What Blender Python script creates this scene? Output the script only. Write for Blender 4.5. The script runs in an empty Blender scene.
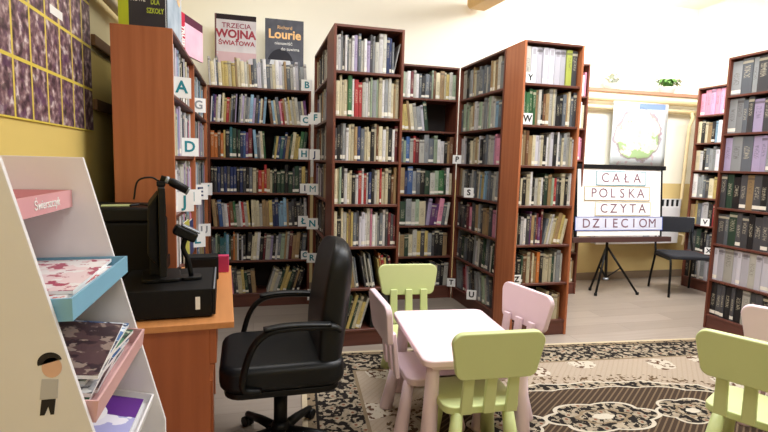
import bpy, bmesh, math, random
from mathutils import Vector, Matrix
PI = math.pi
R = math.radians
C = bpy.context.scene.collection
SC = bpy.context.scene

# ---------------------------------------------------------------- camera
F_PX, PITCH, YAW, ROLL, CAM_H = 495.88, 0.10747, 0.25944, 0.02672, 1.3677
cam_d = bpy.data.cameras.new('camera')
cam = bpy.data.objects.new('camera', cam_d)
C.objects.link(cam)
cam_d.sensor_width = 36
cam_d.lens = F_PX / 768 * 36
cam_d.clip_start = 0.05
_sp, _cp, _sy, _cy = math.sin(PITCH), math.cos(PITCH), math.sin(YAW), math.cos(YAW)
_R0 = Vector((_cy, -_sy, 0)); _U0 = Vector((_sp*_sy, _sp*_cy, _cp))
_c, _s = math.cos(ROLL), math.sin(ROLL)
_right = _c*_R0 + _s*_U0
_up = -_s*_R0 + _c*_U0
_back = _right.cross(_up)
M = Matrix((_right, _up, _back)).transposed().to_4x4()
M.translation = Vector((0, 0, CAM_H))
cam.matrix_world = M
SC.camera = cam

# ---------------------------------------------------------------- world, lights, exposure
w = bpy.data.worlds.new('world'); SC.world = w; w.use_nodes = True
w.node_tree.nodes['Background'].inputs[0].default_value = (0.9, 0.93, 1, 1)
w.node_tree.nodes['Background'].inputs[1].default_value = 0.3
def area(name, loc, rot, sx, sy, power, col=(1, .98, .95)):
    l = bpy.data.lights.new(name, 'AREA'); l.shape = 'RECTANGLE'
    l.size = sx; l.size_y = sy; l.energy = power; l.color = col
    o = bpy.data.objects.new(name, l); o.location = loc; o.rotation_euler = rot
    C.objects.link(o); return o
area('ceiling_light_right', (3.9, 3.3, 3.32), (R(16), 0, 0), 1.5, 1.0, 112, (1, .99, .97))
area('ceiling_light_middle', (1.9, 2.3, 3.38), (0, 0, 0), 1.5, 1.2, 74, (.95, .97, 1))
area('ceiling_light_left', (0.3, 3.3, 3.38), (R(14), 0, 0), .9, .9, 26, (.98, .98, 1))
area('fill_light_behind', (0.9, -0.6, 3.35), (R(20), 0, 0), 1.4, .9, 26, (.97, .98, 1))  # added frontal fill from behind the camera, no real fixture
area('ledge_wash_light', (4.1, 4.72, 3.38), (R(42), 0, 0), 1.6, .25, 26, (1, .99, .97))  # added light that washes out the wall above the ledge, no real fixture
SC.view_settings.view_transform = 'Standard'
SC.view_settings.look = 'None'
SC.view_settings.gamma = 1
SC.view_settings.use_curve_mapping = False
SC.view_settings.exposure = 0.25

# ---------------------------------------------------------------- helpers: colour and node materials
def lin(c):
    return tuple(((x/255)/12.92 if x/255 <= .04045 else ((x/255+.055)/1.055)**2.4) for x in c) + (1,)
class NX:
    """tiny expression builder on a shader node tree"""
    def __init__(s, nt): s.nt = nt
    def n(s, t, **k):
        o = s.nt.nodes.new(t)
        for a, b in k.items(): setattr(o, a, b)
        return o
    def m(s, op, a, b=None, c=None, clamp=False):
        o = s.n('ShaderNodeMath', operation=op); o.use_clamp = clamp
        for i, v in enumerate((a, b, c)):
            if v is None: continue
            if isinstance(v, (int, float)): o.inputs[i].default_value = v
            else: s.nt.links.new(v, o.inputs[i])
        return o.outputs[0]
    def mix(s, f, a, b):
        o = s.n('ShaderNodeMix', data_type='RGBA')
        for i, v in ((0, f), (6, a), (7, b)):
            if isinstance(v, (int, float)): o.inputs[i].default_value = v
            elif isinstance(v, tuple): o.inputs[i].default_value = v
            else: s.nt.links.new(v, o.inputs[i])
        return o.outputs[2]
    def step(s, x, lo, hi=None):
        a = s.m('GREATER_THAN', x, lo)
        return a if hi is None else s.m('MULTIPLY', a, s.m('LESS_THAN', x, hi))
    def noise(s, vec, scale, detail=2, dim='3D'):
        o = s.n('ShaderNodeTexNoise'); o.inputs['Scale'].default_value = scale; o.inputs['Detail'].default_value = detail
        if vec is not None: s.nt.links.new(vec, o.inputs['Vector'])
        return o.outputs['Fac']
    def mapping(s, vec, scale=(1, 1, 1), rot=(0, 0, 0), loc=(0, 0, 0)):
        o = s.n('ShaderNodeMapping'); s.nt.links.new(vec, o.inputs[0])
        o.inputs['Scale'].default_value = scale; o.inputs['Rotation'].default_value = rot; o.inputs['Location'].default_value = loc
        return o.outputs[0]
def new_mat(name, rough=.6, metal=0, spec=.5):
    m = bpy.data.materials.new(name); m.use_nodes = True
    b = m.node_tree.nodes['Principled BSDF']
    b.inputs['Roughness'].default_value = rough; b.inputs['Metallic'].default_value = metal
    b.inputs['Specular IOR Level'].default_value = spec
    return m, NX(m.node_tree), b
def plain(name, col, rough=.6, metal=0, var=.06, scale=8, spec=.5, bump=0):
    m, x, b = new_mat(name, rough, metal, spec)
    tc = x.n('ShaderNodeTexCoord').outputs['Object']
    f = x.noise(tc, scale, 3)
    c = lin(col); d = tuple(max(0, v*(1-var*2)) for v in c[:3]) + (1,)
    x.nt.links.new(x.mix(f, d, tuple(min(1, v*(1+var)) for v in c[:3]) + (1,)), b.inputs['Base Color'])
    if bump:
        bp = x.n('ShaderNodeBump'); bp.inputs['Strength'].default_value = bump; bp.inputs['Distance'].default_value = .002
        x.nt.links.new(x.noise(tc, scale*20, 3), bp.inputs['Height']); x.nt.links.new(bp.outputs[0], b.inputs['Normal'])
    return m
def wood(name, ca, cb, rough=.42, axis=2, scale=1.0):
    m, x, b = new_mat(name, rough)
    tc = x.n('ShaderNodeTexCoord').outputs['Object']
    sc = [28*scale]*3; sc[axis] = 1.6*scale
    f = x.noise(x.mapping(tc, tuple(sc)), 1.0, 5)
    f2 = x.noise(tc, 1.3, 2)
    f = x.m('ADD', x.m('MULTIPLY', f, .75), x.m('MULTIPLY', f2, .35), clamp=True)
    r = x.n('ShaderNodeValToRGB'); x.nt.links.new(f, r.inputs[0])
    r.color_ramp.elements[0].position = .32; r.color_ramp.elements[0].color = lin(ca)
    r.color_ramp.elements[1].position = .72; r.color_ramp.elements[1].color = lin(cb)
    x.nt.links.new(r.outputs[0], b.inputs['Base Color'])
    return m
MW = wood('bookcase_veneer', (90, 46, 34), (118, 64, 46))
MWS = wood('bookcase_veneer_long', (80, 44, 35), (108, 62, 50), axis=0)
MWE = wood('bookcase_lit_side_veneer', (168, 96, 60), (192, 118, 78))  # same veneer in a lit tone: light on the end panels put into colour
MBACK = plain('bookcase_back_shaded', (26, 16, 13), .8)  # back boards darkened, shade inside the shelves put into the colour
MDESK = wood('desk_veneer', (190, 124, 70), (214, 148, 92), axis=1)
MDESKS = wood('desk_side_veneer', (152, 80, 42), (176, 98, 56))
MBLK = plain('black_plastic', (8, 9, 11), .48, var=.1, spec=.3)
MBLK2 = plain('black_case', (12, 12, 14), .6, var=.1, spec=.25)
MLEA = plain('black_leather', (11, 15, 19), .42, var=.15, scale=5, spec=.35, bump=.25)
MSIL = plain('silver_plastic', (150, 156, 164), .35, .3)
MCHR = plain('dark_metal', (40, 36, 34), .4, .7)
MWHT = plain('white_sheet', (238, 236, 238), .5, var=.02)
MGREY = plain('grey_sheet', (196, 196, 202), .5, var=.02)
MPAP = plain('paper_white', (246, 246, 244), .8, var=.01)
MPAGE = plain('book_pages', (226, 216, 190), .9)
MPINK = plain('pink_plastic', (240, 216, 226), .42, var=.02)
MPINKT = plain('pale_pink_plastic', (250, 222, 230), .36, var=.01)
MGRN = plain('light_green_plastic', (208, 219, 156), .42, var=.02)
MBLUE = plain('blue_tray_plastic', (134, 188, 216), .4, var=.04)
MPTRAY = plain('pink_tray_plastic', (226, 166, 172), .4, var=.04)
MPIPE = plain('pipe_paint', (228, 208, 164), .4, var=.02)
MTEAL = plain('teal_ink', (24, 132, 146), .7)
MNAVY = plain('dark_blue_ink', (40, 56, 104), .7)
MINK = plain('black_ink', (34, 30, 34), .7)
MPLANT = plain('plant_green', (96, 150, 70), .6, var=.3, scale=30)

# ---------------------------------------------------------------- helpers: objects
def link(o): C.objects.link(o); return o
def props(o, label=None, cat=None, group=None, kind=None):
    if label: o['label'] = label
    if cat: o['category'] = cat
    if group: o['group'] = group
    if kind: o['kind'] = kind
    return o
def thing(name, label, cat, loc=(0, 0, 0), rz=0, group=None):
    o = link(bpy.data.objects.new(name, None)); o.location = loc; o.rotation_euler = (0, 0, rz)
    o.empty_display_size = .1
    return props(o, label, cat, group)
def mesh_obj(name, me, parent=None, loc=None, rot=None):
    o = link(bpy.data.objects.new(name, me))
    if parent: o.parent = parent
    if loc: o.location = loc
    if rot: o.rotation_euler = rot
    return o
def from_bm(name, bm, mat, parent=None, smooth=False, bevel=0, seg=2, loc=None, rot=None, subd=0):
    bmesh.ops.recalc_face_normals(bm, faces=bm.faces[:])
    me = bpy.data.meshes.new(name); bm.to_mesh(me); bm.free()
    for mm in (mat if isinstance(mat, (list, tuple)) else [mat]): me.materials.append(mm)
    if smooth:
        for p in me.polygons: p.use_smooth = True
    o = mesh_obj(name, me, parent, loc, rot)
    if bevel:
        b = o.modifiers.new('bevel', 'BEVEL'); b.width = bevel; b.segments = seg; b.limit_method = 'ANGLE'; b.angle_limit = R(40)
        if seg > 1:
            for p in me.polygons: p.use_smooth = True
            b.harden_normals = True
    if subd:
        s = o.modifiers.new('subd', 'SUBSURF'); s.levels = subd; s.render_levels = subd
    return o
def box(bm, x0, x1, y0, y1, z0, z1, mi=0, mtx=None):
    v = [bm.verts.new((x, y, z)) for z in (z0, z1) for y in (y0, y1) for x in (x0, x1)]
    if mtx is not None:
        for q in v: q.co = mtx @ q.co
    for f in ((0, 2, 3, 1), (4, 5, 7, 6), (0, 1, 5, 4), (2, 6, 7, 3), (0, 4, 6, 2), (1, 3, 7, 5)):
        fc = bm.faces.new([v[i] for i in f]); fc.material_index = mi
    return v
def part_box(name, mat, parent, b, bevel=.0015, seg=1, **k):
    bm = bmesh.new(); box(bm, *b)
    return from_bm(name, bm, mat, parent, bevel=bevel, seg=seg, **k)
def prism(bm, pts, d0, d1, axis=1, mi=0):
    """closed outline (2D) extruded along an axis: axis 1 -> outline in xz; 0 -> yz; 2 -> xy"""
    def P(a, b, d): return {0: (d, a, b), 1: (a, d, b), 2: (a, b, d)}[axis]
    v0 = [bm.verts.new(P(a, b, d0)) for a, b in pts]; v1 = [bm.verts.new(P(a, b, d1)) for a, b in pts]
    n = len(pts)
    fs = [bm.faces.new(v0), bm.faces.new(v1[::-1])]
    for i in range(n): fs.append(bm.faces.new((v0[i], v0[(i+1) % n], v1[(i+1) % n], v1[i])))
    for f in fs: f.material_index = mi
def tube(bm, pts, r, n=10, radii=None, caps=True, mi=0, flat=None):
    pts = [Vector(p) for p in pts]; rings = []
    up = None
    for i, p in enumerate(pts):
        t = (pts[min(i+1, len(pts)-1)] - pts[max(i-1, 0)]).normalized()
        if up is None: up = Vector((0, 0, 1)) if abs(t.z) < .9 else Vector((1, 0, 0))
        a = t.cross(up).normalized(); b = a.cross(t).normalized(); up = b
        rr = radii[i] if radii else r
        fa, fb = flat if flat else (1, 1)
        rings.append([bm.verts.new(p + a*math.cos(2*PI*k/n)*rr*fa + b*math.sin(2*PI*k/n)*rr*fb) for k in range(n)])
    for r0, r1 in zip(rings, rings[1:]):
        for k in range(n):
            f = bm.faces.new((r0[k], r0[(k+1) % n], r1[(k+1) % n], r1[k])); f.smooth = True; f.material_index = mi
    if caps:
        bm.faces.new(rings[0][::-1]).material_index = mi; bm.faces.new(rings[-1]).material_index = mi
def lathe(bm, prof, n=20, cx=0, cy=0, mi=0):
    rings = []
    for r, z in prof:
        rings.append([bm.verts.new((cx+r*math.cos(2*PI*k/n), cy+r*math.sin(2*PI*k/n), z)) for k in range(n)])
    for r0, r1 in zip(rings, rings[1:]):
        for k in range(n):
            f = bm.faces.new((r0[k], r0[(k+1) % n], r1[(k+1) % n], r1[k])); f.smooth = True; f.material_index = mi
    bm.faces.new(rings[0][::-1]); bm.faces.new(rings[-1])
def rrect(cx, cy, w, h, r, n=6):
    out = []
    for (sx, sy, a0) in ((1, 1, 0), (-1, 1, 90), (-1, -1, 180), (1, -1, 270)):
        for k in range(n+1):
            a = R(a0 + 90*k/n)
            out.append((cx + sx*(w/2-r) + r*math.cos(a), cy + sy*(h/2-r) + r*math.sin(a)))
    return out
def arc(pts, n=8):
    """Catmull-Rom through points"""
    P = [Vector(p) for p in pts]; P = [2*P[0]-P[1]] + P + [2*P[-1]-P[-2]]; out = []
    for i in range(1, len(P)-2):
        for k in range(n):
            t = k/n
            out.append(.5*((2*P[i]) + (-P[i-1]+P[i+1])*t + (2*P[i-1]-5*P[i]+4*P[i+1]-P[i+2])*t*t + (-P[i-1]+3*P[i]-3*P[i+1]+P[i+2])*t**3))
    out.append(P[-2]); return out
def dup(root, loc, rz, label, group=None):
    r = root.copy(); link(r); r.location = loc; r.rotation_euler = (0, 0, rz); r['label'] = label
    if group: r['group'] = group
    for ch in list(root.children):
        c = ch.copy(); link(c); c.parent = r
        for g in list(ch.children):
            d = g.copy(); link(d); d.parent = c
    return r
def text_mesh(name, body, size, mat, parent, loc, rot=(PI/2, 0, 0), ext=.0006, bold=0, align='CENTER', sx=1):
    cu = bpy.data.curves.new(name, 'FONT'); cu.body = body; cu.size = size; cu.extrude = ext; cu.offset = 0 if 'M' in body else bold
    cu.align_x = align; cu.align_y = 'CENTER'; cu.resolution_u = 3
    t = bpy.data.objects.new('t', cu); link(t)
    me = bpy.data.meshes.new_from_object(t.evaluated_get(bpy.context.evaluated_depsgraph_get()))
    bpy.data.objects.remove(t); bpy.data.curves.remove(cu)
    me.name = name; me.materials.clear(); me.materials.append(mat)
    o = mesh_obj(name, me, parent, loc, rot); o.scale = (sx, 1, 1)
    return o
def structure(name, bm, mat, **k):
    o = from_bm(name, bm, mat, **k); o['kind'] = 'structure'; return o

# ---------------------------------------------------------------- the room
XL, XR, YB, YF, ZC = -0.80, 5.60, 5.15, -1.7, 3.45
def wall_mat(name, up, low, zsplit, rough=.7):
    m, x, b = new_mat(name, rough)
    g = x.n('ShaderNodeNewGeometry').outputs['Position']
    s = x.n('ShaderNodeSeparateXYZ'); x.nt.links.new(g, s.inputs[0])
    f = x.m('GREATER_THAN', s.outputs[2], zsplit)
    nz = x.noise(g, 2.5, 4)
    lo = x.mix(nz, lin(tuple(v*.93 for v in low)), lin(low)); hi = x.mix(nz, lin(tuple(v*.98 for v in up)), lin(up))
    x.nt.links.new(x.mix(f, lo, hi), b.inputs['Base Color'])
    return m
MWB = wall_mat('back_wall_paint', (253, 250, 236), (232, 208, 146), 1.2)
MWL = wall_mat('left_wall_paint', (240, 226, 176), (232, 204, 116), 1.9)
MWR = wall_mat('right_wall_paint', (252, 246, 226), (240, 216, 150), 1.55)
def floor_mat():
    m, x, b = new_mat('laminate_floor', .38)
    tc = x.n('ShaderNodeTexCoord').outputs['Object']
    br = x.n('ShaderNodeTexBrick'); x.nt.links.new(tc, br.inputs['Vector'])
    br.inputs['Scale'].default_value = 1; br.inputs['Brick Width'].default_value = 1.25; br.inputs['Row Height'].default_value = .19
    br.inputs['Mortar Size'].default_value = .0022; br.inputs['Mortar Smooth'].default_value = .2
    br.inputs['Color1'].default_value = lin((154, 142, 130)); br.inputs['Color2'].default_value = lin((170, 157, 145))
    br.inputs['Mortar'].default_value = lin((130, 118, 108))
    f = x.noise(x.mapping(tc, (2.2, 30, 1)), 1, 4)
    c = x.mix(x.m('MULTIPLY', f, .5), br.outputs[0], lin((122, 110, 100)))
    x.nt.links.new(c, b.inputs['Base Color']); return m
bm = bmesh.new(); box(bm, XL-.1, XR+.1, YF-.1, YB+.5, -.06, 0); structure('floor', bm, floor_mat())
bm = bmesh.new(); box(bm, XL-.1, XR+.1, YF-.1, YB+.5, ZC, ZC+.08); structure('ceiling', bm, plain('ceiling_paint', (250, 246, 234), .8, var=.01))
bm = bmesh.new(); box(bm, XL-.12, XL, YF-.1, YB+.5, 0, ZC); structure('wall_left', bm, MWL)
bm = bmesh.new(); box(bm, XR, XR+.12, YF-.1, YB+.5, 0, ZC); structure('wall_right', bm, MWR)
bm = bmesh.new(); box(bm, XL, XR, YF-.1, YF, 0, ZC); structure('wall_front', bm, MWR)
bm = bmesh.new(); box(bm, XL, 2.6, YB, YB+.4, 0, ZC); box(bm, 2.6, XR, YB, YB+.4, 0, 2.27); box(bm, 2.6, XR, YB+.3, YB+.4, 2.27, ZC)
structure('wall_back', bm, MWB)
bm = bmesh.new(); box(bm, 2.6, XR-.001, YB-.03, YB+.3, 2.27, 2.31); structure('trim_1', bm, plain('ledge_wood', (176, 132, 110), .6), bevel=.004)
bm = bmesh.new(); box(bm, XL, XR, YB-.015, YB, 0, .09); structure('baseboard_back', bm, plain('baseboard_paint', (150, 132, 112), .6))
bm = bmesh.new(); box(bm, XL, XL+.012, YF, YB-.02, 0, .08); structure('baseboard_left', bm, plain('baseboard_paint_left', (140, 110, 80), .6))

# ---------------------------------------------------------------- pipes, radiator, lamp, plant, map
def pipe(label, pts, r, group=None):
    bm = bmesh.new(); tube(bm, pts, r, 14)
    return props(from_bm('heating_pipe', bm, MPIPE), label, 'pipe', group)
pipe('thick cream pipe running right under the wooden ledge on back wall', [(2.7, YB-.05, 2.185), (XR-.01, YB-.05, 2.185)], .032)
pipe('cream heating pipe, lower of the two horizontal ones behind the map', [(2.7, YB-.06, 2.08), (XR-.01, YB-.06, 2.08)], .026)
pipe('cream vertical pipe with a bend at top, beside the right bookcase', arc([(5.36, YB-.12, 2.19), (5.385, YB-.13, 2.14), (5.35, YB-.13, 2.03), (5.33, YB-.12, 1.9)], 6) + [(5.32, YB-.12, .12)], .024)
pipe('cream vertical pipe nearer the map on the back wall', arc([(5.23, YB-.10, 2.07), (5.225, YB-.12, 2.0), (5.19, YB-.12, 1.9)], 6) + [(5.17, YB-.12, 1.02), (5.15, YB-.1, .85)], .019)
pipe('thick cream pipe along top of the yellow left wall', [(XL+.06, YF+.02, 2.36), (XL+.06, YB-.01, 2.36)], .035)
pipe('second cream pipe on left wall, running above the photo poster', [(XL+.05, YF+.02, 2.2), (XL+.05, YB-.01, 2.2)], .028)
for zz, nm in ((1.925, 'brown wooden rail on left wall beside the photo poster, upper one'), (1.60, 'brown wooden rail on left wall beside the photo poster, lower one')):
    bm = bmesh.new(); box(bm, 0, .02, 0, 2.2, 0, .055)
    props(from_bm('wall_rail', bm, plain('rail_wood', (120, 84, 48), .6), loc=(XL+.0005, 2.91, zz), bevel=.002), nm, 'rail')
def radiator():
    t = thing('radiator', 'white wall radiator with slotted top behind the whiteboard easel', 'radiator', (3.95, YB-.14, .46))
    part_box('front_panel', MWHT, t, (0, 1.2, 0, .02, 0, .46), .006, 2)
    part_box('rear_panel', MWHT, t, (0, 1.2, .08, .1, 0, .52), .006, 2)
    bm = bmesh.new()
    for i in range(30): box(bm, .01+i*.04, .03+i*.04, .02, .08, .50, .515)
    for i in range(17): box(bm, .0+i*.0735, .022+i*.0735, .002, .018, .462, .545)
    box(bm, .0, 1.2, .002, .018, .546, .556)
    from_bm('top_grille', bm, MWHT, t)
    part_box('grille_slot_shade', MBLK, t, (.002, 1.198, .0185, .0195, .462, .546), 0)  # black sheet standing in for the shade inside the grille slots
    bm = bmesh.new()
    for i in range(29): box(bm, .03+i*.04, .05+i*.04, .025, .075, .02, .49)
    from_bm('convector_fin', bm, MGREY, t)
    bm = bmesh.new(); tube(bm, arc([(1.2, .05, .1), (1.26, .0, .1), (1.27, -.02, .05), (1.25, -.02, -.02)], 6), .014)
    from_bm('valve', bm, MPIPE, t, smooth=True)
radiator()
def luminaire():
    t = thing('ceiling_lamp', 'tan box-shaped lamp hanging from the ceiling near the back wall', 'lamp', (2.36, 4.45, 3.0), R(6))
    ML = plain('lamp_housing', (226, 186, 118), .5)
    bm = bmesh.new(); prism(bm, [(-.12, .03), (-.09, 0), (.09, 0), (.12, .03), (.12, .09), (-.12, .09)], -.6, .6)
    from_bm('housing', bm, ML, t, bevel=.006)
    for yy in (-.45, .45):
        bm = bmesh.new(); tube(bm, [(0, yy, .09), (0, yy, ZC-3.0)], .008); from_bm('rod', bm, ML, t, smooth=True)
luminaire()
def plant(name, label, loc, n, h, seed, col):
    rnd = random.Random(seed)
    t = thing(name, label, 'plant', loc)
    bm = bmesh.new(); lathe(bm, [(.06, 0), (.075, .005), (.10, .07), (.105, .08), (.09, .078)], 18); from_bm('pot', bm, MWHT, t)
    bm = bmesh.new()
    for i in range(n):
        a = rnd.uniform(0, 2*PI); r1 = rnd.uniform(.06, .17); hh = h*rnd.uniform(.5, 1)
        d = Vector((math.cos(a), math.sin(a)*.7, 0)); s = Vector((-math.sin(a), math.cos(a), 0))*rnd.uniform(.010, .02)
        p = [Vector((0, 0, .06)) + d*.02, Vector((0, 0, .06+hh*.8)) + d*r1*.5, Vector((0, 0, .06+hh)) + d*r1, Vector((0, 0, .04+hh*.8)) + d*r1*1.35]
        prev = None
        for k, q in enumerate(p):
            wv = s*(1, 1.4, 1.1, .1)[k]
            cur = (bm.verts.new(q-wv), bm.verts.new(q+wv))
            if prev: bm.faces.new((prev[0], prev[1], cur[1], cur[0]))
            prev = cur
    from_bm('foliage', bm, col, t, smooth=True)
plant('potted_plant', 'small bushy green potted plant standing on the high ledge', (5.0, YB+.08, 2.31), 70, .13, 3, MPLANT)
plant('potted_plant', 'pale grey-green potted plant at left end of the high ledge', (4.25, YB+.14, 2.31), 26, .16, 5, plain('pale_leaves', (196, 204, 186), .6))
def wall_map():
    m, x, b = new_mat('map_print', .6)
    tc = x.n('ShaderNodeTexCoord').outputs['Object']
    s = x.n('ShaderNodeSeparateXYZ'); x.nt.links.new(tc, s.inputs[0]); X, Z = s.outputs[0], s.outputs[2]
    nz = x.noise(tc, 5, 6); n2 = x.noise(tc, 14, 4)
    # rough country shape, slightly tinted, with sea to the upper right and green lowlands
    rr = x.m('SQRT', x.m('ADD', x.m('POWER', x.m('DIVIDE', x.m('SUBTRACT', X, .38), .33), 2), x.m('POWER', x.m('DIVIDE', x.m('SUBTRACT', Z, .36), .31), 2)))
    rr = x.m('ADD', rr, x.m('MULTIPLY', x.m('SUBTRACT', nz, .5), .7))
    inside = x.m('LESS_THAN', rr, 1)
    edge = x.step(rr, .96, 1.04)
    green = x.m('MULTIPLY', inside, x.step(x.m('ADD', nz, x.m('MULTIPLY', x.m('SUBTRACT', .3, Z), .5)), .56))
    c = x.mix(inside, lin((206, 214, 218)), lin((226, 228, 206)))
    c = x.mix(x.m('MULTIPLY', green, .8), c, lin((140, 178, 112)))
    c = x.mix(x.m('MULTIPLY', x.step(n2, .62), .35), c, lin((196, 120, 136)))
    c = x.mix(x.m('MULTIPLY', edge, .6), c, lin((140, 104, 130)))
    sea = x.m('MULTIPLY', x.m('GREATER_THAN', x.m('ADD', Z, x.m('MULTIPLY', X, -.03)), .655), x.step(X, .36, .74))
    c = x.mix(x.m('MULTIPLY', sea, .9), c, lin((80, 110, 180)))
    x.nt.links.new(c, b.inputs['Base Color'])
    bm = bmesh.new()
    n = 12
    vs = [[bm.verts.new((.78*i/n, -.004+.006*math.sin(i*.9)*(1-j/6), .74*j/6)) for i in range(n+1)] for j in range(7)]
    for j in range(6):
        for i in range(n): bm.faces.new((vs[j][i], vs[j][i+1], vs[j+1][i+1], vs[j+1][i]))
    t = thing('wall_map', 'large pale paper map with green areas hanging on back wall', 'map', (4.09, YB-.10, 1.41))
    o = from_bm('map_sheet', bm, m, t, smooth=True)
    sd = o.modifiers.new('s', 'SOLIDIFY'); sd.thickness = .001
    bm = bmesh.new(); tube(bm, [(0, 0, .742), (.78, 0, .742)], .006, 8); from_bm('top_rod', bm, MWHT, t)
wall_map()

# ---------------------------------------------------------------- photo poster on left wall
def photo_poster():
    m, x, b = new_mat('photo_collage', .45)
    tc = x.n('ShaderNodeTexCoord').outputs['Object']
    mp = x.n('ShaderNodeSeparateXYZ'); x.nt.links.new(tc, mp.inputs[0])
    cb = x.n('ShaderNodeCombineXYZ'); x.nt.links.new(mp.outputs[1], cb.inputs[0]); x.nt.links.new(mp.outputs[2], cb.inputs[1])
    br = x.n('ShaderNodeTexBrick'); x.nt.links.new(cb.outputs[0], br.inputs['Vector']); br.offset = 0.0
    br.inputs['Scale'].default_value = 1; br.inputs['Brick Width'].default_value = .148; br.inputs['Row Height'].default_value = .21
    br.inputs['Mortar Size'].default_value = .0065; br.inputs['Mortar Smooth'].default_value = 0
    br.inputs['Color1'].default_value = (0, 0, 0, 1); br.inputs['Color2'].default_value = (1, 1, 1, 1); br.inputs['Mortar'].default_value = (0, 0, 0, 1)
    n1 = x.noise(tc, 26, 5); n2 = x.noise(x.mapping(tc, (1, 1, 1), loc=(3, 5, 7)), 15, 3)
    r = x.n('ShaderNodeValToRGB'); x.nt.links.new(n1, r.inputs[0])
    for i, (p, c) in enumerate(((.36, (66, 48, 58)), (.48, (118, 88, 96)), (.57, (160, 132, 134)), (.68, (220, 206, 204)))):
        e = r.color_ramp.elements[i] if i < 2 else r.color_ramp.elements.new(p)
        e.position = p; e.color = lin(c)
    c = x.mix(x.m('MULTIPLY', x.step(n2, .58), .6), r.outputs[0], lin((96, 60, 96)))
    c = x.mix(x.m('MULTIPLY', x.step(n2, 0, .38), .6), c, lin((60, 50, 48)))
    c = x.mix(br.outputs['Fac'], c, lin((226, 204, 84)))
    # a white caption strip across the middle picture
    cap = x.m('MULTIPLY', x.step(mp.outputs[1], .50, .64), x.step(mp.outputs[2], .45, .485))
    c = x.mix(cap, c, lin((240, 240, 236)))
    x.nt.links.new(c, b.inputs['Base Color'])
    bm = bmesh.new(); box(bm, 0, .006, 0, 1.02, 0, .74)
    o = from_bm('photo_poster', bm, m, loc=(XL+.001, 1.86, 1.485))
    props(o, 'yellow poster with rows of small group photos on the left wall', 'poster')
photo_poster()
bm = bmesh.new(); box(bm, 0, .012, 0, .14, 0, .09)
props(from_bm('wall_socket', bm, MBLK, loc=(XL+.0005, 2.62, 1.16), bevel=.003), 'small black box fixed low on the yellow left wall', 'socket')

# ---------------------------------------------------------------- books
PAL = {'w': (222, 220, 220), 'c': (214, 204, 172), 'i': (194, 192, 182), 'g': (150, 154, 156), 's': (104, 110, 118), 'd': (74, 74, 78), 'k': (26, 25, 28),
       'n': (42, 56, 100), 'b': (70, 104, 160), 'l': (142, 180, 206), 't': (52, 106, 112), 'G': (56, 108, 66), 'e': (44, 70, 54), 'p': (160, 178, 152),
       'y': (204, 182, 112), 'o': (208, 120, 56), 'a': (168, 140, 100), 'B': (116, 78, 52), 'r': (176, 50, 54), 'm': (110, 38, 48), 'P': (228, 150, 176),
       'u': (104, 62, 112), 'v': (182, 168, 202), 'L': (196, 206, 92), 'q': (214, 168, 206), 'W': (208, 206, 216)}
CN = {'w': 'white', 'c': 'cream', 'i': 'off-white', 'g': 'light grey', 's': 'slate grey', 'd': 'dark grey', 'k': 'black', 'n': 'navy', 'b': 'blue', 'l': 'light blue',
      't': 'teal', 'G': 'green', 'e': 'dark green', 'p': 'pale green', 'y': 'yellow', 'o': 'orange', 'a': 'tan', 'B': 'brown', 'r': 'red', 'm': 'maroon', 'P': 'pink',
      'u': 'purple', 'v': 'lavender', 'L': 'lime', 'q': 'lilac', 'W': 'white'}
def book_mat(code, col):
    m, x, b = new_mat('book_cover_' + CN[code].replace(' ', '_').replace('-', '_'), .5)
    uv = x.n('ShaderNodeUVMap').outputs[0]
    s = x.n('ShaderNodeSeparateXYZ'); x.nt.links.new(uv, s.inputs[0]); U, V = s.outputs[0], s.outputs[1]
    oi = x.n('ShaderNodeNewGeometry').outputs['Position']
    cell = x.n('ShaderNodeTexWhiteNoise', noise_dimensions='1D')
    # V carries book id in its integer part
    bid = x.m('FLOOR', V); x.nt.links.new(bid, cell.inputs['W'])
    v = x.m('FRACT', V); rv = cell.outputs[0]
    light = sum(col) > 390
    ink = lin((70, 58, 60)) if light else lin((214, 206, 180))
    onsp = x.m('MULTIPLY', x.step(U, .22, .78), x.m('GREATER_THAN', U, .001))
    nz = x.noise(x.mapping(uv, (3, 46, 1)), 1.0, 1)
    lo = x.m('ADD', .28, x.m('MULTIPLY', rv, .2))
    txt = x.m('MULTIPLY', x.m('MULTIPLY', x.m('GREATER_THAN', v, lo), x.m('LESS_THAN', v, x.m('ADD', lo, .36))), x.m('GREATER_THAN', nz, .52))
    txt = x.m('MULTIPLY', txt, onsp)
    if code == 'W': txt = x.m('MULTIPLY', x.m('MULTIPLY', x.step(v, .80, .95), onsp), .8)
    base = lin(col)
    dk = tuple(q*.5 for q in base[:3]) + (1,)
    c = x.mix(x.m('MULTIPLY', rv, .7), base, dk)
    band = x.m('MULTIPLY', x.m('MULTIPLY', x.step(v, .86, .93), x.m('GREATER_THAN', U, .001)), x.m('GREATER_THAN', rv, .55))
    c = x.mix(x.m('MULTIPLY', band, .6), c, ink)
    c = x.mix(x.m('MULTIPLY', txt, .45), c, ink)
    lab = x.m('MULTIPLY', x.m('MULTIPLY', x.step(v, .05, .15), x.m('GREATER_THAN', U, .001)), x.m('LESS_THAN', rv, .35))
    c = x.mix(lab, c, lin((236, 232, 220)))
    x.nt.links.new(c, b.inputs['Base Color']); return m
CODES = list(PAL)
BMAT = {k: book_mat(k, PAL[k]) for k in CODES}
ALLM = [BMAT[k] for k in CODES] + [MPAGE]
BID = [0]
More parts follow.
